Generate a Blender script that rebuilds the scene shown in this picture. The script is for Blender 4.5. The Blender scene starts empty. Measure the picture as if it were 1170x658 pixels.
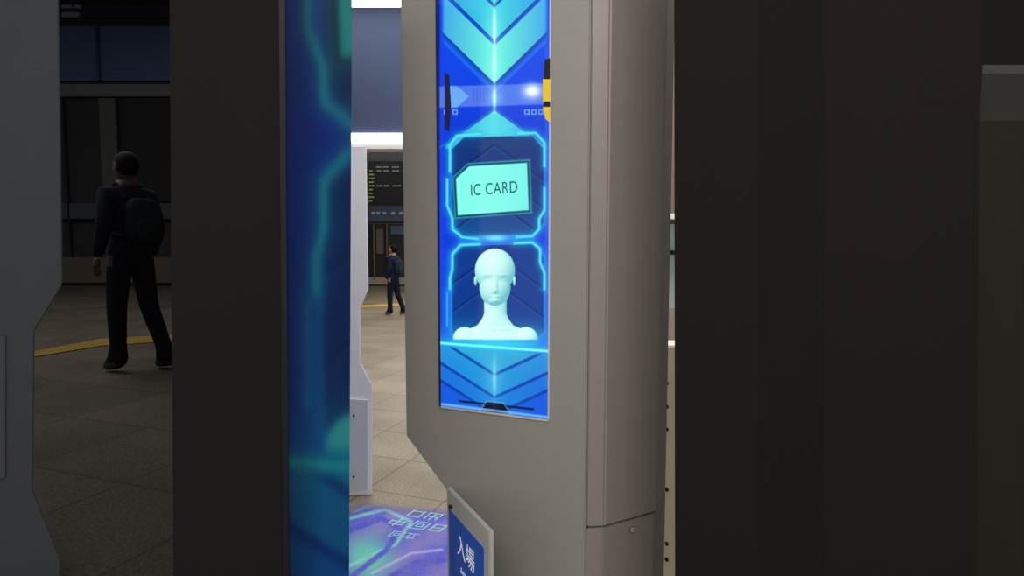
import bpy, bmesh, math, random
import numpy as np
from mathutils import Vector, Matrix
random.seed(3)
sc=bpy.context.scene
try:
    sc.view_settings.view_transform='Standard'
except Exception: pass
F=700.0; TH=math.atan(54/700.0); CH=1.75
ct,st=math.cos(TH),math.sin(TH)
def ray(px,py):
    a=(px-585); b=-(py-329)
    return Vector((a, F*ct+b*st, -F*st+b*ct))
C=Vector((0,0,CH))
def onY(px,py,Y):
    r=ray(px,py); return C+r*(Y/r.y)
def onZ(px,py,z=0.0):
    r=ray(px,py); return C+r*((z-CH)/r.z)
def onP(px,py,P0,n):
    r=ray(px,py); return C+r*((P0-C).dot(n)/r.dot(n))
def proj(P):  # P Nx3 array
    X=P[:,0];Y=P[:,1];Z=P[:,2]-CH
    d=Y*ct-Z*st; u=Y*st+Z*ct
    return 585+F*X/d, 329-F*u/d
cam=bpy.data.cameras.new('camera'); co=bpy.data.objects.new('camera',cam); sc.collection.objects.link(co)
cam.sensor_width=36; cam.lens=36*F/1170; cam.clip_start=0.05; cam.clip_end=200
co.location=C; co.rotation_euler=(math.pi/2-TH,0,0); sc.camera=co

def lin(c):
    c=np.asarray(c,dtype=float); 
    return np.where(c<=0.04045,c/12.92,((c+0.055)/1.055)**2.4)
def L(r,g,b): 
    v=lin(np.array([r,g,b])/255.0); return (float(v[0]),float(v[1]),float(v[2]),1)
def mat(name,rgb,rough=.6,metal=0,spec=.3,emit=0,noise=.06,nscale=8,stretch=(1,1,1),emc=None):
    m=bpy.data.materials.new(name); m.use_nodes=True; nt=m.node_tree; b=nt.nodes['Principled BSDF']
    c=L(*rgb)
    b.inputs['Roughness'].default_value=rough; b.inputs['Metallic'].default_value=metal
    b.inputs['Specular IOR Level'].default_value=spec
    tc=nt.nodes.new('ShaderNodeTexCoord'); mp=nt.nodes.new('ShaderNodeMapping'); mp.inputs['Scale'].default_value=stretch
    nz=nt.nodes.new('ShaderNodeTexNoise'); nz.inputs['Scale'].default_value=nscale; nz.inputs['Detail'].default_value=4
    cr=nt.nodes.new('ShaderNodeMapRange'); cr.inputs['To Min'].default_value=1-noise; cr.inputs['To Max'].default_value=1+noise
    mx=nt.nodes.new('ShaderNodeVectorMath'); mx.operation='SCALE'; mx.inputs[0].default_value=c[:3]
    nt.links.new(tc.outputs['Object'],mp.inputs[0]); nt.links.new(mp.outputs[0],nz.inputs[0]); nt.links.new(nz.outputs[0],cr.inputs[0])
    nt.links.new(cr.outputs[0],mx.inputs['Scale']); nt.links.new(mx.outputs[0],b.inputs['Base Color'])
    if emit:
        b.inputs['Emission Color'].default_value=L(*(emc or rgb)); b.inputs['Emission Strength'].default_value=emit
    return m
def parent(name,loc=(0,0,0)):
    e=bpy.data.objects.new(name,None); e.location=loc; e.empty_display_size=.1; sc.collection.objects.link(e); return e
def addo(name,me,par=None,m=None):
    o=bpy.data.objects.new(name,me); sc.collection.objects.link(o)
    if par: 
        o.parent=par; o.matrix_parent_inverse=Matrix.Translation(par.location).inverted()
    if m: me.materials.append(m)
    return o
def prism(name,pts,back,m,par=None,bev=0):
    pts=[Vector(p) for p in pts]; back=Vector(back); n=len(pts)
    bm=bmesh.new(); a=[bm.verts.new(p) for p in pts]; b=[bm.verts.new(p+back) for p in pts]
    bm.faces.new(a); bm.faces.new(b[::-1])
    for i in range(n): bm.faces.new((a[i],b[i],b[(i+1)%n],a[(i+1)%n]))
    bmesh.ops.recalc_face_normals(bm,faces=bm.faces)
    if bev: bmesh.ops.bevel(bm,geom=list(bm.edges),offset=bev,segments=2,affect='EDGES')
    me=bpy.data.meshes.new(name); bm.to_mesh(me); bm.free()
    return addo(name,me,par,m)
def column(name,plan,z0,z1,m,par=None,bev=0):
    return prism(name,[(p[0],p[1],z0) for p in plan],(0,0,z1-z0),m,par,bev)
def box(name,x0,x1,y0,y1,z0,z1,m,par=None,bev=0):
    return column(name,[(x0,y0),(x1,y0),(x1,y1),(x0,y1)],z0,z1,m,par,bev)
def pbox(name,px0,px1,py0,py1,Y,m,par=None,th=.05):
    a=onY(px0,py0,Y); b=onY(px1,py1,Y)
    return box(name,a.x,b.x,Y,Y+th,b.z,a.z,m,par)
def gridmesh(name,origin,du,dv,nu,nv,colfun,m,par=None,alpha=False):
    uu,vv=np.meshgrid(np.linspace(0,1,nu+1),np.linspace(0,1,nv+1))
    P=np.array(origin)[None,:]+uu.reshape(-1,1)*np.array(du)[None,:]+vv.reshape(-1,1)*np.array(dv)[None,:]
    idx=np.arange((nu+1)*(nv+1)).reshape(nv+1,nu+1)
    q=np.stack([idx[:-1,:-1],idx[:-1,1:],idx[1:,1:],idx[1:,:-1]],-1).reshape(-1,4)
    me=bpy.data.meshes.new(name); me.vertices.add(len(P)); me.vertices.foreach_set('co',P.astype(np.float32).ravel())
    me.loops.add(q.size); me.loops.foreach_set('vertex_index',q.ravel().astype(np.int32))
    me.polygons.add(len(q)); me.polygons.foreach_set('loop_start',np.arange(0,q.size,4,dtype=np.int32))
    me.update(calc_edges=True); me.validate()
    px,py=proj(P); col=colfun(px,py,(nv+1,nu+1))
    a=me.color_attributes.new('Col','FLOAT_COLOR','POINT')
    out=np.ones((len(P),4),dtype=np.float32); out[:,:3]=lin(np.clip(col[:,:3],0,1)); 
    if alpha: out[:,3]=col[:,3]
    a.data.foreach_set('color',out.ravel())
    return addo(name,me,par,m)
def screenmat(name,strength=1.0,rough=.08,spec=.3):
    m=bpy.data.materials.new(name); m.use_nodes=True; nt=m.node_tree; b=nt.nodes['Principled BSDF']
    at=nt.nodes.new('ShaderNodeAttribute'); at.attribute_name='Col'
    nt.links.new(at.outputs['Color'],b.inputs['Emission Color']); b.inputs['Emission Strength'].default_value=strength
    b.inputs['Base Color'].default_value=(.004,.005,.01,1); b.inputs['Roughness'].default_value=rough; b.inputs['Specular IOR Level'].default_value=spec
    return m

# ---------------- display artwork -----------------
def cov(d,w=1.2): return np.clip(.5-d/w,0,1)
def mixc(c,col,a): 
    a=np.clip(a,0,1)[:,None]; return c*(1-a)+np.array(col)[None,:]/255.*a
def segd(x,y,a,b):
    ax,ay=a;bx,by=b; dx,dy=bx-ax,by-ay; t=np.clip(((x-ax)*dx+(y-ay)*dy)/(dx*dx+dy*dy),0,1)
    return np.hypot(x-ax-t*dx,y-ay-t*dy)
def pold(x,y,pts):
    return np.min([segd(x,y,pts[i],pts[i+1]) for i in range(len(pts)-1)],axis=0)
def cpoly(x,y,pts):
    n=len(pts); cx=sum(p[0] for p in pts)/n; cy=sum(p[1] for p in pts)/n; d=np.full(x.shape,-1e9)
    for i in range(n):
        ax,ay=pts[i];bx,by=pts[(i+1)%n]; nx,ny=by-ay,-(bx-ax); l=math.hypot(nx,ny); nx/=l;ny/=l
        if (cx-ax)*nx+(cy-ay)*ny>0: nx,ny=-nx,-ny
        d=np.maximum(d,(x-ax)*nx+(y-ay)*ny)
    return d
def bust_h(x,y):
    def ell(cx,cy,rx,ry,rz,z0=0):
        t=1-((x-cx)/rx)**2-((y-cy)/ry)**2
        return np.where(t>0,z0+rz*np.sqrt(np.maximum(t,0)),-30.)
    def smax(a,b,k=2.0):
        h=np.clip(.5+.5*(a-b)/k,0,1); return b*(1-h)+a*h+k*h*(1-h)
    h=ell(565.5,309,22.8,25,26)
    h=smax(h,ell(565.5,327,17.8,24,25),3)
    h=smax(h,ell(565.5,343,9.5,7,24),2)
    h=smax(h,ell(543.4,321,1.6,5.5,8),1); h=smax(h,ell(587.6,321,1.6,5.5,8),1)
    nw=12.8+np.maximum(0,y-356)**1.75*.065
    t=1-((x-566)/nw)**2
    nk=np.where((t>0)&(y>338),12*np.sqrt(np.maximum(t,0)),-30.)
    h=smax(h,nk,2)
    sh=ell(566,394,44,25,15); sh2=ell(531,387,13.5,13.5,12.5); sh3=ell(601,387,13.5,13.5,12.5)
    h=smax(h,sh,4); h=smax(h,sh2,3); h=smax(h,sh3,3)
    g=lambda cx,cy,sx,sy:np.exp(-((x-cx)/sx)**2-((y-cy)/sy)**2)
    h=h+2.8*g(566,326,2.4,8)+1.8*g(566,332,3.6,2.6)-1.9*g(556.5,320,5,3)-1.9*g(575.5,320,5,3)+1.1*g(556.5,320.5,3.4,1.6)+1.1*g(575.5,320.5,3.4,1.6)
    h=h+1.2*g(566,339,5,1.4)+1.2*g(566,343,4.2,1.5)-1.2*g(566,341,6,.7)+1.0*g(566,349,5,2.5)-.8*g(566,336,1.3,1.6)
    h=h+.7*g(557,314,6,1.4)+.7*g(575,314,6,1.4)
    h=h+1.0*g(554,376,10,1.6)+1.0*g(578,376,10,1.6)-.8*g(566,378,2.5,3)
    return h
def art(x,y):
    n=x.shape[0]; ax=np.abs(x-565.)
    c=np.zeros((n,3)); t=np.clip(y/470,0,1)[:,None]
    c=np.array([[12,72,230]])/255.*(1-t)+np.array([[14,60,212]])/255.*t
    c=mixc(c,(10,45,195),np.exp(-((y-200)/90)**2)*.7)
    c=mixc(c,(20,60,235),cov(np.abs(x-504)-3)*.7); c=mixc(c,(25,90,240),cov(np.abs(x-625)-2.5)*.7)
    q1=np.mod(y+.58*x,34); q2=np.mod(y-.58*x,34)
    c=mixc(c,(10,90,235),(cov(np.abs(q1-17)-.6)+cov(np.abs(q2-17)-.6))*.3)
    inb=cov(ax-59,4)
    for qa,qb,col in ((-200,-34,(30,190,225)),(-31,5,(35,198,222)),(9,46,(60,212,220)),(52,95,(104,242,216))):
        q=y+.98*ax; fade=(1-.45*np.clip(ax/60,0,1))
        c=mixc(c,col,cov(qa-q)*cov(q-qb)*inb*fade)
        c=mixc(c,(10,75,130),cov(np.abs(q-qb-1.5)-1.6)*inb*.8)
    c=mixc(c,(40,160,235),cov(np.abs(y+.98*ax-104)-3)*inb*.35)
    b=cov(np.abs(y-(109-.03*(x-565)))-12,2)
    c=mixc(c,(160,182,245),b*.45)  # pale band: a reflection on the glass, painted into the screen colours
    c=mixc(c,(130,215,245),cov(cpoly(x,y,[(512,98),(522,98),(536,110),(522,123),(512,123)]))*.5)
    for k in range(5): c=mixc(c,(60,80,200),cov(np.abs(x-541-k*4)-1)*cov(np.abs(y-108)-8)*.35)
    for k,xx in enumerate((510,520,602,610,618)):
        c=mixc(c,(190,235,250),cov(np.abs(np.maximum(np.abs(x-xx),np.abs(y-128-.0))-2.2)-.6)*.7)
    c=mixc(c,(240,250,255),np.exp(-((x-608)/10)**2-((y-104)/8)**2)*1.1)  # bright blob of the same reflection, painted in
    q=y-.72*ax; 
    c=mixc(c,(80,218,225),cov(126-q)*cov(y-170)*cov(ax-56,3)*(1-.3*np.clip(ax/55,0,1)))
    c=mixc(c,(30,120,190),cov(np.abs(q-124)-1.3)*cov(y-172)*.7)
    def octo(x0,x1,y0,y1,k): return [(x0+k,y0),(x1-k,y0-2),(x1,y0+k),(x1,y1-k),(x1-k,y1-1),(x0+k,y1+2),(x0,y1-k),(x0,y0+k)]
    for (y0,y1) in ((157,268),(281,392)):
        d=cpoly(x,y,octo(517,621,y0,y1,13))
        c=mixc(c,(60,190,235),np.exp(-np.maximum(d,0)/4)*(d>0)*.55)
        c=mixc(c,(18,50,116) if y0<200 else (12,56,134),cov(d)*.95)
        c=mixc(c,(20,95,160),cov(d)*np.exp(-((y-y1)/26)**2)*.6)
        for o in (8,40,72): 
            qq=y-.72*ax-y0-o; c=mixc(c,(10,28,80),cov(np.abs(qq)-1.2)*cov(d)*.55); c=mixc(c,(30,85,160),cov(np.abs(qq-3)-1.2)*cov(d)*.4)
    def stroke(c,pts,w=1.4,col=(85,228,238),glow=.45):
        d=pold(x,y,pts); c=mixc(c,(30,180,230),np.exp(-(d/5)**2)*glow); return mixc(c,col,cov(d-w)*.9)
    c=stroke(c,[(514,196),(514,166),(522,155),(548,153)]); c=stroke(c,[(592,152),(612,152),(622,163),(622,190)])
    c=stroke(c,[(511,205),(511,235),(517,250),(517,262),(528,271),(546,273)]); c=stroke(c,[(590,271),(608,270),(616,262),(616,250),(622,240),(622,215)])
    c=stroke(c,[(514,330),(514,318),(517,308),(517,290),(526,280),(548,279)]); c=stroke(c,[(588,278),(608,277),(617,284),(617,300),(622,312),(622,330)])
    c=stroke(c,[(511,335),(511,372)],1,(50,170,235),.3)
    c=mixc(c,(120,240,250),np.exp(-((x-566)/16)**2-((y-272)/4)**2)*.9)
    card=[(536,190),(602,186),(604,240),(523,246),(521,204)]
    d=cpoly(x,y,card); c=mixc(c,(40,150,165),cov(np.abs(d-3)-1.1)*.8); c=mixc(c,(15,70,95),cov(np.abs(d-.8)-1.2)); 
    c=mixc(c,(130,246,230),cov(d)); c=mixc(c,(92,218,216),cov(d)*np.clip((x-560)/60,0,1)*.5)
    # bust
    c=mixc(c,(50,205,240),np.exp(-((x-566)/62)**2-((y-392)/17)**2)*.95)
    e=.5; h=bust_h(x,y); gx=(bust_h(x+e,y)-bust_h(x-e,y))/(2*e); gy=(bust_h(x,y+e)-bust_h(x,y-e))/(2*e)
    gx=np.clip(gx,-6,6); gy=np.clip(gy,-6,6)
    nl=np.sqrt(gx**2+gy**2+1); sh=( -gx*-.30 + -gy*-.60 + 1*.78)/nl
    sh=np.clip(sh,0,1)**.7; ml=cov(-(h-.5),1.5)*cov(y-(388),1.5)
    colb=np.array([[105,190,198]])/255.*(1-sh[:,None])+np.array([[212,255,246]])/255.*sh[:,None]
    c=c*(1-ml[:,None])+colb*ml[:,None]
    d=np.abs(y-(392+(x-505)*.075)); c=mixc(c,(40,200,235),np.exp(-(d/5)**2)*.55); c=mixc(c,(120,250,245),cov(d-1.4))
    lo=cov(-(y-(396+(x-505)*.075)))
    c=mixc(c,(20,140,215),lo*np.exp(-((x-563)/40)**2)*.8)
    yy=y-(x-565)*.09
    for qa,qb,col in ((380,418,(50,180,212)),(422,444,(38,160,215)),(448,464,(28,130,215)),(468,500,(22,95,220))):
        q=yy+.55*ax-8; c=mixc(c,col,cov(qa-q)*cov(q-qb)*lo*.7)
        c=mixc(c,(10,60,150),cov(np.abs(q-qb-2)-1.8)*lo*.75)
    d=np.abs(y-(456+(x-505)*.11)); c=mixc(c,(5,15,50),cov(d-1.2)*cov(np.abs(x-567)-43)*.9)
    dd=cpoly(x,y,[(549,470),(556,459),(575,461),(583,473)]); c=mixc(c,(110,190,250),cov(dd-1.2)*.6); c=mixc(c,(5,10,35),cov(dd))
    g=np.exp(-(ax/2.0)**2); g2=np.exp(-(ax/9)**2)
    s=np.exp(-((y-35)/20)**2)+np.exp(-((y-76)/14)**2)+np.exp(-((y-112)/10)**2)*1.1+.2*(y<130)
    c=mixc(c,(235,255,250),g*s*.9); c=mixc(c,(150,245,245),g2*s*.35)
    c=mixc(c,(150,230,245),(g*.5+g2*.3)*np.exp(-((y-432)/22)**2))
    d=463+(x-503)*.123-y; c=mixc(c,(120,190,255),cov(np.abs(d-1.5)-1.5)*.8)
    c=mixc(c,(5,25,110),cov(x-502.5)*.8)
    return c
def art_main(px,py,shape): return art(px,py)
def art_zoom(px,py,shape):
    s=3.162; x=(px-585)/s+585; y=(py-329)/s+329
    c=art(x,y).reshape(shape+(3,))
    for _ in range(4):
        for ax in (0,1):
            p=np.pad(c,[(2,2) if a==ax else (0,0) for a in range(3)],mode='edge')
            n=c.shape[ax]; c=sum(np.take(p,range(k,k+n),axis=ax) for k in range(5))/5
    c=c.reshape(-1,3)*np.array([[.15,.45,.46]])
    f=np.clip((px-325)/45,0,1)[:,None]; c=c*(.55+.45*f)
    return c

# ---------------- materials ----------------
M_met=mat('satin_metal',(143,140,133),.45,.15,.35,noise=.05,nscale=6,stretch=(1,1,14))
M_met2=mat('satin_metal_side',(140,132,125),.45,.15,.35,noise=.05,nscale=6,stretch=(1,1,14))
M_seam=mat('seam_dark',(50,46,42),.7)
M_bez=mat('bezel_silver',(205,200,198),.3,.3)
M_bezd=mat('bezel_dark',(38,36,48),.4)
M_strip=mat('strip_navy',(28,34,78),.5)
M_white=mat('white_paint',(226,228,238),.5,emit=.15)  # slight glow added to lift the shaded gate
M_blk=mat('black_plastic',(16,16,18),.5)
M_yel=mat('reflection_yellow',(225,190,20),.5,emit=.15)
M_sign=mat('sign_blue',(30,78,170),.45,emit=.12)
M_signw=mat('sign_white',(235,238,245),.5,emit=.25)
M_plate=mat('sign_plate',(172,170,166),.4)
M_dk=mat('dimmed_pillar',(30,27,25),.85,spec=.05,noise=.1,nscale=2)  # dimness put into the colour, here and in the three below
M_dkL=mat('dimmed_pillar_cool',(30,29,28),.85,spec=.05,noise=.1,nscale=2)
M_dk2=mat('dimmed_pillar_edge',(28,25,23),.85,spec=.05)
M_dk3=mat('dimmed_pillar_side',(32,28,26),.85,spec=.05)
M_screen=screenmat('display_emission',1.08); M_screen2=screenmat('display_emission_dim',1.0,.4,.05)

# ---------------- room -------------------
def floormat(name,c1,c2,cm,sc_=1/.6,spec=.3,rough=.45):
    m=bpy.data.materials.new(name); m.use_nodes=True; nt=m.node_tree; b=nt.nodes['Principled BSDF']
    tc=nt.nodes.new('ShaderNodeTexCoord'); mp=nt.nodes.new('ShaderNodeMapping'); mp.inputs['Scale'].default_value=(sc_,sc_,1); mp.inputs['Rotation'].default_value=(0,0,.35)
    br=nt.nodes.new('ShaderNodeTexBrick'); br.offset=0; br.inputs['Scale'].default_value=1; br.inputs['Brick Width'].default_value=1; br.inputs['Row Height'].default_value=1
    br.inputs['Mortar Size'].default_value=.012; br.inputs['Color1'].default_value=L(*c1); br.inputs['Color2'].default_value=L(*c2); br.inputs['Mortar'].default_value=L(*cm)
    nz=nt.nodes.new('ShaderNodeTexNoise'); nz.inputs['Scale'].default_value=45; nz.inputs['Detail'].default_value=6
    nz2=nt.nodes.new('ShaderNodeTexNoise'); nz2.inputs['Scale'].default_value=.9; nz2.inputs['Detail'].default_value=3
    mr=nt.nodes.new('ShaderNodeMapRange'); mr.inputs['From Min'].default_value=.3; mr.inputs['From Max'].default_value=.7; mr.inputs['To Min'].default_value=.55; mr.inputs['To Max'].default_value=1.35
    mr2=nt.nodes.new('ShaderNodeMapRange'); mr2.inputs['From Min'].default_value=.3; mr2.inputs['From Max'].default_value=.7; mr2.inputs['To Min'].default_value=.75; mr2.inputs['To Max'].default_value=1.2
    mm=nt.nodes.new('ShaderNodeMath'); mm.operation='MULTIPLY'
    mx=nt.nodes.new('ShaderNodeVectorMath'); mx.operation='SCALE'
    nt.links.new(tc.outputs['Object'],mp.inputs[0]); nt.links.new(mp.outputs[0],br.inputs[0]); nt.links.new(mp.outputs[0],nz.inputs[0]); nt.links.new(nz.outputs[0],mr.inputs[0])
    nt.links.new(mp.outputs[0],nz2.inputs[0]); nt.links.new(nz2.outputs[0],mr2.inputs[0]); nt.links.new(mr.outputs[0],mm.inputs[0]); nt.links.new(mr2.outputs[0],mm.inputs[1])
    nt.links.new(br.outputs[0],mx.inputs[0]); nt.links.new(mm.outputs[0],mx.inputs['Scale']); nt.links.new(mx.outputs[0],b.inputs['Base Color'])
    b.inputs['Roughness'].default_value=rough; b.inputs['Specular IOR Level'].default_value=spec
    return m
M_floor=floormat('floor_tile',(134,123,104),(122,111,93),(84,76,64))
M_floord=floormat('floor_tile_dimmed',(44,40,34),(40,36,31),(30,28,25),spec=.05,rough=.8)  # floor tile with the dimness put into its colour
box('floor',-14,16,-3,26,-.1,0,M_floor)
M_ceil=mat('ceiling_panel',(205,205,208),.8)
M_wallb=mat('wall_far',(100,92,84),.7)
M_dwall=mat('wall_dark',(24,24,25),.9,spec=.05)
M_slate=mat('bulkhead_slate',(54,65,96),.6)
M_lamp=mat('lamp_diffuser',(255,253,245),.6,emit=4)
def wallline(name,a,b,z1,m,th=.06):
    a=Vector((a[0],a[1]));b=Vector((b[0],b[1])); d=(b-a).normalized(); n=Vector((-d.y,d.x))*th/2
    return column(name,[a-n,b-n,b+n,a+n],0,z1,m)
M_part=mat('added_divider_gray',(120,116,112),.7)
wallline('added_divider_left',(-.72,1.72),(-9.8,24.0),5,M_part)  # added partition, hidden from view, keeps light of the two zones apart
wallline('added_divider_right',(.85,1.72),(11.6,24.0),5,M_part)  # matching added partition on the right, also hidden
wl=box('wall_back',-9.9,11.7,24,24.2,0,5,M_wallb)
column('ceiling',[(-1.2,2.6),(1.6,2.6),(11.5,24),(-9.7,24)],4.7,4.8,M_ceil)
lp=parent('ceiling_light_panel',(0,7,4.68)); box('diffuser',-2.7,2.9,6.4,7.85,4.64,4.7,M_lamp,lp)
lp=parent('ceiling_light_panel',(0,12,4.68)); box('diffuser',-4.2,4.5,11.4,12.4,4.64,4.7,M_lamp,lp)
lp=parent('ceiling_light_panel',(0,18,4.68)); box('diffuser',-6.2,6.5,17.4,18.4,4.64,4.7,M_lamp,lp)
bh=parent('ceiling_bulkhead',(0,8,4)); 
z1=onY(430,24,8).z; z0=onY(430,152,8).z
box('header',-3.1,3.5,8,8.2,z0,4.7,M_slate,bh); box('strip_lamp',-3.1,3.5,7.95,8.2,z0-.11,z0-.01,M_lamp,bh)
box('lower_trim',-3.1,3.5,8.0,8.3,z0-.2,z0-.11,M_ceil,bh)
# departure board
bd=parent('departure_board',(-1.8,10,2.8))
a=onY(421,184,10); b=onY(540,235,10)
box('panel',a.x,b.x,10,10.25,b.z,a.z,M_blk,bd)
box('upper_housing',a.x,b.x,10.02,10.22,a.z,a.z+.25,mat('housing_gray',(60,60,66),.6),bd)
box('hanger_1',a.x+.3,a.x+.36,10.1,10.16,a.z,4.7,M_part,bd); box('hanger_2',b.x-.36,b.x-.3,10.1,10.16,a.z,4.7,M_part,bd)
M_led=mat('led_green',(110,125,60),.5,emit=.25); M_ledw=mat('led_white',(110,112,106),.5,emit=.12)
k=0
for r in range(10):
    for j,(x0,x1) in enumerate(((422,427),(430,436),(438,446),(448,457),(462,500))):
        if random.random()<.35: continue
        if j and r not in (0,1,5): continue
        aa=onY(x0+random.uniform(-.5,.5),190+r*4.3,9.99); bb=onY(x1+random.uniform(-2,1),191.7+r*4.3,9.99); k+=1
        box('led_row_%d'%k,aa.x,bb.x,9.985,10.0,bb.z,aa.z,M_led if j==0 else M_ledw,bd)
fc=parent('shop_front',(-3,23.9,1.5))
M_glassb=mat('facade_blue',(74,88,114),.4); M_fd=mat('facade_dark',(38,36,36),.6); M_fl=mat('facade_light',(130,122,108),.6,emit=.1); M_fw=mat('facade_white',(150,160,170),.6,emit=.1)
def fb(n,x0,x1,y0,y1,m,Y=23.8): pbox(n,x0,x1,y0,y1,Y,m,fc,.1)
fb('sign_band',330,560,236,253,M_glassb); fb('dark_glass',330,560,256,318,M_fd,23.85)
for i,x in enumerate((424,430,437,447,456)): fb('sign_mark_%d'%i,x,x+4,242,245,M_fw,23.7)
for i,x in enumerate((426,441)): fb('mullion_%d'%i,x,x+2.5,256,320,M_wallb,23.7)
fb('lit_window_1',430,438,262,290,M_wallb,23.75); fb('lit_window_2',446,462,258,268,M_glassb,23.75); fb('base_light',330,560,317,325,M_fl,23.7)
tp=parent('tactile_paving_strip',(-3,16,0))
Mt=mat('tactile_yellow',(200,158,45),.6)
prism('strip',[(-5.5,15.5,.0),(-1.4,17.2,.0),(-1.5,17.5,.0),(-5.6,15.8,.0)],(0,0,.012),Mt,tp)

# white gate beyond
wg=parent('ticket_gate_pillar_white',(-1.2,4.1,0))
Y=4.1; zf=275+1.75*700/Y
out=[(330,166),(419,166),(421.5,330),(412,352),(412.5,414),(426,440),(426,zf+.0),(330,zf)]
pts=[onY(x,y,Y) for x,y in out]; pts[-1].z=0; pts[-2].z=0
prism('body',pts,(-.25,.45,0),M_white,wg,.008)
prism('seam_plate',[onY(x,y,Y-.01) for x,y in ((372,455),(420,457),(420,560),(372,566))],(0,.02,0),mat('gate_inset',(206,208,218),.5,emit=.12),wg)  # inset plate also has a faint added glow
for i,y in enumerate((475,545)): prism('bolt_%d'%i,[onY(404+1.3*math.cos(t*math.pi/4),y+1.3*math.sin(t*math.pi/4),Y-.015) for t in range(8)],(0,.02,0),M_seam,wg)

# ---------------- main gate pillar ------------------
A=math.radians(24); d1=Vector((math.cos(A),-math.sin(A),0)); n1=Vector((-math.sin(A),-math.cos(A),0))
P0=onY(565,275,1.55)
q=lambda x,y,off=0: onP(x,y,P0+n1*off,n1)
TOP=2.55
gp=parent('ticket_gate_pillar',(P0.x,P0.y,0))
pl=q(461,275); pr=q(672,300); c1=q(464,498); c2=q(511,561)
def at(p,z): return Vector((p.x,p.y,z))
front=[at(pl,TOP),at(pr,TOP),at(pr,0),at(c2,0),at(c2,c2.z),at(pl,c1.z)]
prism('front_panel',front,-n1*.24,M_met,gp,.003)
Bv=Vector((pr.x+.046,pr.y+.004,0)); B2=math.radians(29.5); d2=Vector((math.cos(B2),math.sin(B2),0))
r=ray(757,275); rr=r.x/r.y; t=(rr*Bv.y-Bv.x)/(d2.x-rr*d2.y); Cv=Bv+d2*t
n2=Vector((math.sin(B2),-math.cos(B2),0))
zs=onP(697,600,Bv,n2).z
bk=Vector((.37,.93,0))
def plan(ins=0):
    return [(pr.x+.001,pr.y+.0005),(Bv.x-n2.x*ins,Bv.y-n2.y*ins),(Cv.x-n2.x*ins-d2.x*ins,Cv.y-n2.y*ins-d2.y*ins),(Cv.x+bk.x*.15,Cv.y+bk.y*.15),(pr.x+.12,pr.y+.24)]
column('side_panel',plan(),zs,TOP,M_met2,gp,.004)
column('side_panel_lower',plan(.006),0,zs-.004,M_met2,gp,.002)
s=onP(722,605,Bv-n2*.006,n2)
prism('screw',[s+n2*.002+d2*(.0065*math.cos(k*math.pi/6))+Vector((0,0,.0065*math.sin(k*math.pi/6))) for k in range(12)],-n2*.004,M_bez,gp)
prism('screw_rim',[s+n2*.001+d2*(.0085*math.cos(k*math.pi/6))+Vector((0,0,.0085*math.sin(k*math.pi/6))) for k in range(12)],-n2*.004,M_seam,gp)
prism('screw_slot',[s+n2*.0026+d2*a_+Vector((0,0,b_)) for a_,b_ in((-.003,-.001),(.003,-.001),(.003,.001),(-.003,.001))],-n2*.001,M_seam,gp)
# display
TLd=q(502.3,275,.002); TRd=q(627,275,.002); zt=2.45
zbl=q(503,464,.002).z; zbr=q(625,478.5,.002).z; zb=(zbl+zbr)/2
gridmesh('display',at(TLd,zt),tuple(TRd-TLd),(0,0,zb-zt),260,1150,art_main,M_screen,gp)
u=d1
def bar(n,a,b,w0,w1,m):
    prism(n,[at(a+u*w0,zt)+n1*.002,at(a+u*w1,zt)+n1*.002,at(a+u*w1,zb-.004)+n1*.002,at(a+u*w0,zb-.004)+n1*.002],-n1*.006,m,gp)
bar('bezel_left',TLd,0,-.005,0,M_bezd); bar('bezel_right',TRd,0,0,.004,M_bez)
prism('bezel_bottom',[at(TLd-u*.006,zb)+n1*.002,at(TRd+u*.004,zb)+n1*.002,at(TRd+u*.004,zb-.005)+n1*.002,at(TLd-u*.006,zb-.005)+n1*.002],-n1*.006,M_bez,gp)
prism('reflect_yellow',[q(x,y,.006) for x,y in((620,90),(628,90),(628,116),(620,116))],-n1*.005,M_yel,gp,.001)  # this and the next three: solid pieces standing in for a screen reflection
prism('reflect_top',[q(x,y,.007) for x,y in((622,68),(628,66),(628,90),(621,90))],-n1*.006,M_blk,gp,.001)
prism('reflect_bottom',[q(x,y,.007) for x,y in((620,122),(628,122),(628,140),(623,136))],-n1*.006,M_yel,gp,.001)
prism('reflect_mid',[q(x,y,.007) for x,y in((621,116),(628,116),(628,122),(621,122))],-n1*.006,M_blk,gp,.001)
prism('dark_strip_left',[q(x,y,.004) for x,y in((508,83),(513,86),(515,120),(513,150),(508,148))],-n1*.0022,M_strip,gp)  # thin dark strip laid over the display's left side
def text(name,body,size,origin,ux,uz,m,par,sx=1,spc=1):
    cu=bpy.data.curves.new(name,'FONT'); cu.body=body; cu.size=size; cu.align_x='CENTER'; cu.align_y='CENTER'; cu.space_character=spc; cu.extrude=.0002
    o=bpy.data.objects.new(name,cu); sc.collection.objects.link(o)
    X=Vector(ux).normalized(); Z=Vector(uz).normalized(); N=X.cross(Z)
    Mx=Matrix.Identity(4)
    for i in range(3): Mx[i][0]=X[i]*sx; Mx[i][1]=Z[i]; Mx[i][2]=N[i]; Mx[i][3]=origin[i]
    bpy.context.view_layer.update()
    me=bpy.data.meshes.new_from_object(o.evaluated_get(bpy.context.evaluated_depsgraph_get())); bpy.data.objects.remove(o)
    me.transform(Mx); me.materials.clear()
    return addo(name,me,par,m)
M_txt=mat('display_text_teal',(14,70,78),.5,emit=.5,emc=(30,95,105))
px2m=1.55/700
text('ic_card_text','IC CARD',18.5*px2m,q(564,216,.004),d1+Vector((0,0,.03)),(-.03*d1.x,-.03*d1.y,1),M_txt,gp,.78,1.06)
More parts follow.
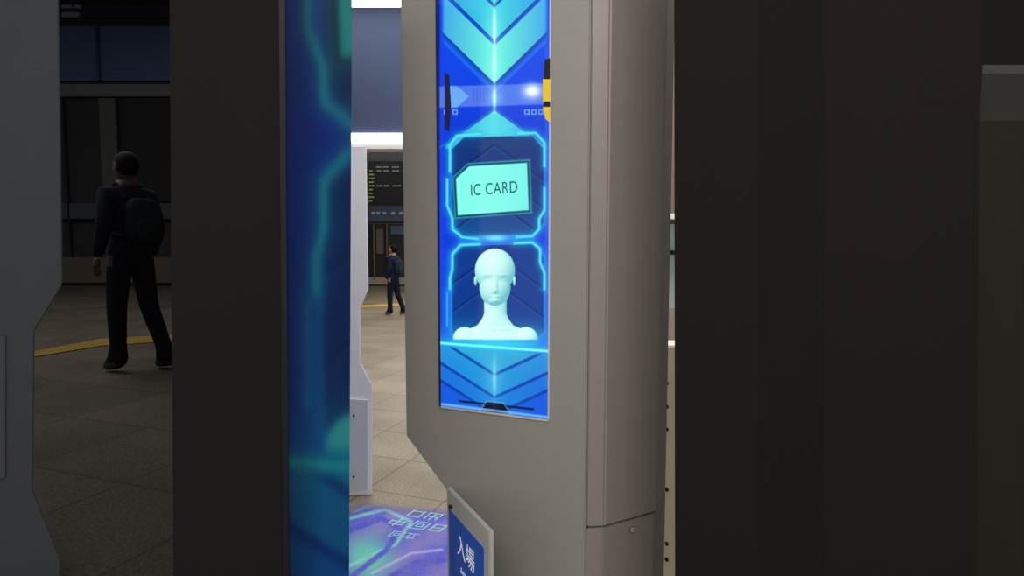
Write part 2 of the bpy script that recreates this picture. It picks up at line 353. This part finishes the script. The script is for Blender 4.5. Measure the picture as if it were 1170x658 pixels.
# blue sign
A3=math.radians(64); d3=Vector((math.cos(A3),-math.sin(A3),0)); n3=Vector((-math.sin(A3),-math.cos(A3),0))
S0=at(c2,0)+n1*.004
def q3(x,y,off=0): return onP(x,y,S0+n3*off,n3)
sp=parent('entrance_sign',(c2.x,c2.y,0))
e1=q3(511,600);e2=q3(559,600); tz=q3(512,558).z
prism('plate',[at(e1,tz),at(e2,tz),at(e2,0),at(e1,0)],-n3*.012,M_plate,sp,.002)
e1=q3(513,600,.002);e2=q3(552,600,.002); tz2=q3(513,582,.002).z
prism('blue_panel',[at(e1,tz2),at(e2,tz2),at(e2,tz2-.5),at(e1,tz2-.5)],-n3*.002,M_sign,sp)
prism('sign_bolt',[q3(514+2*math.cos(k),579+2.5*math.sin(k),.003) for k in np.linspace(0,6.28,9)[:-1]],-n3*.003,M_seam,sp)
text('sign_text','入場',.062,q3(532,634,.004),d3,(0,0,1),M_signw,sp,.95)
text('sign_subtext','Entry',.02,q3(530,656,.004),d3,(0,0,1),M_signw,sp)

# ---------------- added pillars: enlarged copies, dimness put into their colours -------------
lg=parent('gate_pillar_dim_copy',(-.55,1.35,0)); Y=1.35
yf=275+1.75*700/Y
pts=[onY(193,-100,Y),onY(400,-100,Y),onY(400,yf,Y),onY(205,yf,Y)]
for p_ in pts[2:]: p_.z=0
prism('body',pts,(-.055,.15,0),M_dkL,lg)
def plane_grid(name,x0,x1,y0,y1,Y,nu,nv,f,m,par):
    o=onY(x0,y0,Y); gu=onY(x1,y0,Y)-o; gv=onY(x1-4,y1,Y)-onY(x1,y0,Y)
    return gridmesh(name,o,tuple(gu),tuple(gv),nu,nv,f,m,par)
plane_grid('display',322,402.5,-90,740,Y-.003,70,500,art_zoom,M_screen2,lg)  # display of the added pillar copy
prism('display_edge_copy',[onY(x,y,Y-.006) for x,y in((318,-95),(325,-95),(331,740),(324,740))],(0,.005,0),M_blk,lg)
rg=parent('gate_side_dim_copy',(.7,1.3,0)); Y=1.3; yf=275+1.75*700/Y  # added: enlarged, dimmed copy of the gate's right side
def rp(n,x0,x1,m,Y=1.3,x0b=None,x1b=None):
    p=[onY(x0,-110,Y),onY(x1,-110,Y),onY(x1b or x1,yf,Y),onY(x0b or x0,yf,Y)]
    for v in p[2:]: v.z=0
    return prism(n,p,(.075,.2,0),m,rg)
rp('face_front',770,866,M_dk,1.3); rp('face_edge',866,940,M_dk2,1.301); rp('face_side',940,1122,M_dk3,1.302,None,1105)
rz=parent('right_strip_dim_copy',(2.2,2.8,0));  # added: enlarged copy of the strip past the gate, colours dimmed
M_r1=mat('brown_panel',(36,33,31),.8,spec=.05); M_r2=mat('pale_panel',(60,59,55),.8,spec=.05); M_r3=mat('mid_panel',(50,47,41),.8,spec=.05)
def rzb(n,y0,y1,m,x0=1080,x1=1260,Y=2.8): pbox(n,x0,x1,y0,y1,Y,m,rz,.04)
rzb('upper_panel',-90,74,M_r1); rzb('rail',74,84,mat('rail_pale',(75,75,72),.7)); rzb('glass_upper',84,138,M_r2); rzb('glass_mid',138,420,M_r3); 
a=onY(1080,420,2.8); b=onY(1260,420,2.8); box('strip_copy_lower',a.x,b.x,2.8,2.84,0,a.z,M_r3,rz)
a=onY(1112,-90,2.75); b=onY(1132,-90,2.75); box('post',a.x,b.x,2.75,2.79,0,a.z,M_r1,rz)  # post of the added strip copy
hb=parent('concourse_header_beam',(1.5,6,3)); pbox('beam',700,880,-60,244,6,mat('beam_brown',(125,112,100),.7),hb,.2)
pbox('beam_trim',700,880,244,250,5.98,M_white,hb,.2)
gs=parent('glazed_screen',(1.5,6.5,0))
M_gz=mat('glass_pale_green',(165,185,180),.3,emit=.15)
pbox('glass_panel',700,880,256,352,6.5,M_gz,gs,.04); pbox('rail_dark',700,880,286,291,6.45,M_seam,gs); 
a=onY(700,352,6.5);b=onY(880,352,6.5); box('kick_plate',a.x,b.x,6.48,6.54,0,a.z,mat('kick_plate',(175,165,150),.5),gs)
lw=parent('low_barrier_post',(.7,2.6,0)); a=onY(742,395,2.6);b=onY(790,395,2.6)
box('post',a.x,b.x,2.6,2.75,0,a.z,mat('barrier_beige',(238,226,200),.5,.0,emit=.08),lw,.006)  # pale colour and faint glow make up for the weak light here
for i,y in enumerate((438,465,491,560,622,640)): 
    c0=onY(762,y,2.59); prism('bolt_%d'%i,[c0+Vector((.008*math.cos(k),0,.008*math.sin(k))) for k in np.linspace(0,6.28,9)[:-1]],(0,.015,0),M_seam,lw)

# ---------------- left hall, added: enlarged concourse copy, dimness put into colours ------------
PZ=.73
column('added_floor_raised',[(-6,1.6),(-.80,1.6),(-6.9,15.0),(-16,15.0),(-16,1.6)],.0,PZ,M_floord)  # added platform that sets the second figure's height
box('added_wall_back_left',-18,-6.2,14,14.1,0,9,M_dwall)
box('added_ceiling_left',-18,-6.4,9,14,6.9,7.0,M_dwall)
wd=parent('dim_shop_front',(-10,13.9,PZ))  # added, with all its parts below: enlarged copy, colours dimmed
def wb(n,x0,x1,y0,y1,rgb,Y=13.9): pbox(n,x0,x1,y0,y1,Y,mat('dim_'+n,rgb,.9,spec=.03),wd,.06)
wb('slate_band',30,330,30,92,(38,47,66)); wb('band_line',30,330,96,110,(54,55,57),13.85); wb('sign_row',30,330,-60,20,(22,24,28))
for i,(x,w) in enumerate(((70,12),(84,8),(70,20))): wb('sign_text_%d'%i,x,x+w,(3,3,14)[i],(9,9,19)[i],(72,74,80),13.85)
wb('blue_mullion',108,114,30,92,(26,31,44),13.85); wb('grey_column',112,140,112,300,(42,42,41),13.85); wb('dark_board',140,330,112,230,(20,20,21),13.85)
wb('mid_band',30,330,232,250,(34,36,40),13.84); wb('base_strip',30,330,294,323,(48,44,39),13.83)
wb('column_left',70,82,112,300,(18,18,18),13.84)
yl=parent('tactile_strip_dim_copy',(-5,6,PZ))
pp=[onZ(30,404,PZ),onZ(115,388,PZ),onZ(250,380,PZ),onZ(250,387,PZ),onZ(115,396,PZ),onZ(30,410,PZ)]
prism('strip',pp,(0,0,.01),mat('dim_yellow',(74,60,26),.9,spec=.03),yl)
fg=parent('white_gate_dim_copy',(-1.4,1.7,PZ)); Y=1.72; zf=275+1.02*700/Y
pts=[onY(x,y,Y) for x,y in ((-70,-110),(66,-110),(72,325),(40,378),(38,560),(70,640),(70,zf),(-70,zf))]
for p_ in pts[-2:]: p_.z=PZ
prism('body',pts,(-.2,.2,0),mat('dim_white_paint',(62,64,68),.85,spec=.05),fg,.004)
prism('side_plate_copy',[onY(x,y,Y-.004) for x,y in((-40,380),(6,384),(6,545),(-40,560))],(0,.005,0),mat('dim_plate',(66,68,72),.85,spec=.05),fg)

# ---------------- floor light graphic -----------------
def art_floor(px,py,shape):
    x,y=px,py; n=len(x); c=np.zeros((n,3))+np.array([[95,85,190]])/255.
    c=mixc(c,(40,50,200),.45+.45*np.sin((x*.55+y*.9)/7.))
    c=mixc(c,(60,185,170),np.exp(-((x-420)/28)**2-((y-638)/24)**2)*1.2)
    c=mixc(c,(110,205,205),cov(pold(x,y,[(400,592),(440,582),(470,596),(452,622),(400,646)])-2,2)*.8)
    c=mixc(c,(30,40,195),cov(pold(x,y,[(400,606),(436,592),(456,604),(442,628),(400,660)])-3,2)*.9)
    c=mixc(c,(190,175,235),cov(pold(x,y,[(425,655),(470,632),(505,628)])-1.5,2)*.7)
    c=mixc(c,(50,40,180),cov(pold(x,y,[(440,662),(475,643),(508,640)])-3,2)*.8)
    c=mixc(c,(60,190,180),cov(pold(x,y,[(404,585),(430,574),(480,580)])-1.5,2)*.7)
    r2=np.sin(x*.9+5*np.sin(y*.31))*np.sin(y*1.1+4*np.sin(x*.23))
    c=mixc(c,(130,125,120),np.clip(.28+.25*r2,0,1))
    a=cov(cpoly(x,y,[(425,571),(512,588),(640,600),(640,700),(320,760),(320,640)]),14)*.88
    return np.concatenate([c,a[:,None]],1)
m=bpy.data.materials.new('floor_light_graphic'); m.use_nodes=True; nt=m.node_tree; b=nt.nodes['Principled BSDF']
at_=nt.nodes.new('ShaderNodeAttribute'); at_.attribute_name='Col'
nt.links.new(at_.outputs['Color'],b.inputs['Base Color']); nt.links.new(at_.outputs['Color'],b.inputs['Emission Color']); b.inputs['Emission Strength'].default_value=.25
b.inputs['Roughness'].default_value=.7
nt.links.new(at_.outputs['Alpha'],b.inputs['Alpha'])
a=onZ(585,566).y; b_=onZ(585,690).y
fl=parent('floor_light_graphic',(-.7,3.2,0))
gridmesh('artwork',(-1.25,b_,.003),(1.2,0,0),(0,a-b_,0),240,240,art_floor,m,fl,True)
M_gly=mat('glyph_mint',(140,190,185),.7,emit=.12)
for i,(tx,x,y,sz) in enumerate((('出口',486,588,.12),('日回 中',478,599,.12),('立回',462,611,.09))):
    g0=onZ(x,y,.0045); text('glyph_%d'%i,tx,sz,g0,(-1,.30,0),(-.5,-1,0),M_gly,fl,1.0)

# ---------------- people -----------------
def skin(name,verts,edges,radii,sub=2):
    me=bpy.data.meshes.new(name); me.from_pydata(verts,edges,[]); o=bpy.data.objects.new(name,me); sc.collection.objects.link(o)
    o.modifiers.new('s','SKIN'); sd=o.modifiers.new('u','SUBSURF'); sd.levels=sub
    for i,rr in enumerate(radii):
        sv=me.skin_vertices[0].data[i]; sv.radius=rr if isinstance(rr,tuple) else (rr,rr); sv.use_root=(i==0)
    bpy.context.view_layer.update()
    m2=bpy.data.meshes.new_from_object(o.evaluated_get(bpy.context.evaluated_depsgraph_get())); bpy.data.objects.remove(o)
    for p in m2.polygons: p.use_smooth=True
    return m2
def sphere(name,c,r,mt,par,fn=None,seg=24):
    bm=bmesh.new(); bmesh.ops.create_uvsphere(bm,u_segments=seg,v_segments=16,radius=1)
    for v in bm.verts:
        if fn: fn(v)
        v.co=Vector((v.co.x*r[0]+c[0],v.co.y*r[1]+c[1],v.co.z*r[2]+c[2]))
    me=bpy.data.meshes.new(name); bm.to_mesh(me); bm.free()
    for p in me.polygons: p.use_smooth=True
    return addo(name,me,par,mt)
def person(loc,rot,h,dim,sf=.02,sb=.24,skd=1.0):
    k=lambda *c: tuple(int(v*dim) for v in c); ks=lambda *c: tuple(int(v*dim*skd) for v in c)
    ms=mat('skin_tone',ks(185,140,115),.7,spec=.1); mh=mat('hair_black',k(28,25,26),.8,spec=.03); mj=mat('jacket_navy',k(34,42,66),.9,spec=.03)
    mp=mat('trousers_dark',k(30,33,48),.9,spec=.03); mo=mat('shoes',k(110,108,105),.8,spec=.05); mb=mat('backpack_grey_green',k(42,52,62),.9,spec=.03)
    P=bpy.data.objects.new('person',None); sc.collection.objects.link(P)
    V=[(0,0,.94),(0,.0,1.08),(0,0.01,1.24),(0,0.01,1.37),(0,0,1.44),(0,-.01,1.52),
       (.17,.01,1.38),(.225,.04,1.13),(.215,-.07,.90),
       (-.17,.01,1.38),(-.235,.03,1.13),(-.22,-.05,.90),
       (.09,0,.88),(.11,-sf*.55-.02,.50),(.12,-sf,.09),(.13,-sf-.15,.035),
       (-.09,0,.88),(-.10,sb*.35-.03,.50),(-.11,sb,.09),(-.12,sb-.15,.035),(.12,-sf+.04,.05),(-.11,sb+.04,.05)]
    E=[(0,1),(1,2),(2,3),(3,4),(4,5),(3,6),(6,7),(7,8),(3,9),(9,10),(10,11),(0,12),(12,13),(13,14),(14,15),(0,16),(16,17),(17,18),(18,19),(14,20),(18,21)]
    R=[(.15,.11),(.14,.105),(.165,.115),(.13,.10),.062,.055,.078,.058,.040,.078,.058,.040,.10,.074,.057,.04,.10,.074,.057,.04,.045,.045]
    me=skin('body',V,E,R)
    for mm in (mj,mp,mo,ms): me.materials.append(mm)
    for p in me.polygons:
        c=p.center; arm=abs(c.x)>.165 and c.z>.85
        p.material_index=3 if (c.z>1.455 or (arm and c.z<.905)) else (0 if (c.z>.90 or arm) else (2 if c.z<.08 else 1))
    addo('body',me,P)
    def hf(v):
        if v.co.z<0: 
            v.co.x*=1+.28*v.co.z; v.co.y*=1+.12*v.co.z
        if v.co.y<-.6: v.co.y*=.97
    hc=(0,-.015,1.60); sphere('head',hc,(.074,.092,.115),ms,P,hf)
    sphere('hair',(0,.010,1.622),(.086,.098,.103),mh,P,lambda v:(setattr(v.co,'z',max(v.co.z,-.85)) if v.co.y>-.15 else setattr(v.co,'z',max(v.co.z,.35))))
    sphere('nose',(0,-.108,1.592),(.011,.016,.020),ms,P,seg=10)
    sphere('mouth',(0,-.096,1.548),(.022,.006,.006),mat('lips',k(150,90,85),.6),P,seg=10)
    for sx in(-1,1):
        sphere('ear_%d'%(sx+2),(sx*.080,-.005,1.595),(.010,.019,.030),ms,P,seg=10)
        sphere('eye_%d'%(sx+2),(sx*.030,-.098,1.607),(.012,.006,.006),mh,P,seg=10)
        w=Vector((.215 if sx>0 else -.22,-.07 if sx>0 else -.05,.90))
        pm=skin('palm',[tuple(w),tuple(w+Vector((0,-.01,-.04))),tuple(w+Vector((0,-.02,-.085)))],[(0,1),(1,2)],[(.024,.024),(.020,.034),(.018,.038)],1)
        addo('palm_%d'%(sx+2),pm,P,ms)
        for i,(oy,ln) in enumerate(((-.030,.065),(-.010,.075),(.010,.070),(.029,.055))):
            b0=w+Vector((0,-.02+oy,-.075)); fm=skin('finger',[tuple(b0),tuple(b0+Vector((-sx*.006,-.004,-ln*.5))),tuple(b0+Vector((-sx*.022,-.008,-ln)))],[(0,1),(1,2)],[.009,.0085,.0075],1)
            addo('finger_%d_%d'%(sx+2,i+1),fm,P,ms)
        b0=w+Vector((0,-.03,-.03)); fm=skin('thumb',[tuple(b0),tuple(b0+Vector((-sx*.01,-.03,-.03))),tuple(b0+Vector((-sx*.016,-.036,-.06)))],[(0,1),(1,2)],[.012,.010,.008],1)
        addo('thumb_%d'%(sx+2),fm,P,ms)
    def bf(v):
        for i in range(3): v.co[i]=math.copysign(abs(v.co[i])**.6,v.co[i])
    sphere('backpack',(0,.160,1.18),(.13,.070,.18),mb,P,bf)
    sphere('backpack_pocket',(0,.23,1.11),(.10,.026,.09),mb,P,bf)
    for sx in(-1,1):
        st_=skin('strap',[(sx*.10,.12,1.34),(sx*.105,.02,1.475),(sx*.11,-.105,1.36),(sx*.12,-.11,1.2),(sx*.14,.02,1.08),(sx*.12,.12,1.06)],[(0,1),(1,2),(2,3),(3,4),(4,5)],[.016]*6,1); addo('strap_%d'%(sx+2),st_,P,mb)
    P.scale=(h/1.715,)*3; P.rotation_euler=(0,0,rot); P.location=loc
    return P
f1=onZ(450,360,0); person((f1.x,f1.y,0.0),math.radians(-112),1.65,.9)
f2=onZ(155,422,PZ); person((f2.x,f2.y,PZ),math.radians(-112),1.70,.30,skd=.7)  # added second figure: enlarged copy of the first, colours dimmed

# ---------------- lights ----------------
def area(n,loc,rot,sx,sy,e,col=(1,1,1)):
    l=bpy.data.lights.new(n,'AREA'); l.shape='RECTANGLE'; l.size=sx;l.size_y=sy;l.energy=e;l.color=col
    o=bpy.data.objects.new(n,l); sc.collection.objects.link(o); o.location=loc; o.rotation_euler=rot
area('fill_front',(0,-1.2,3.6),(math.radians(40),0,0),3,1,64,(1,.97,.92))  # unseen fill behind the camera, added to light the pillar faces
area('hall_light_gate',(0,4.2,4.55),(0,0,0),3,1.5,180,(1,.98,.95))
area('hall_light_mid',(0,10.,4.5),(0,0,0),6,2,240,(1,.98,.95))
area('hall_light_far',(0,16,4.5),(0,0,0),8,4,380,(1,.98,.95))
area('fill_left',(-6,6,6.5),(0,0,0),4,4,520,(1,.98,.95))  # unseen fill for the added left hall
w=bpy.data.worlds.new('world'); sc.world=w; w.use_nodes=True; bg=w.node_tree.nodes['Background']; bg.inputs[0].default_value=(.97,.96,.96,1); bg.inputs[1].default_value=.66
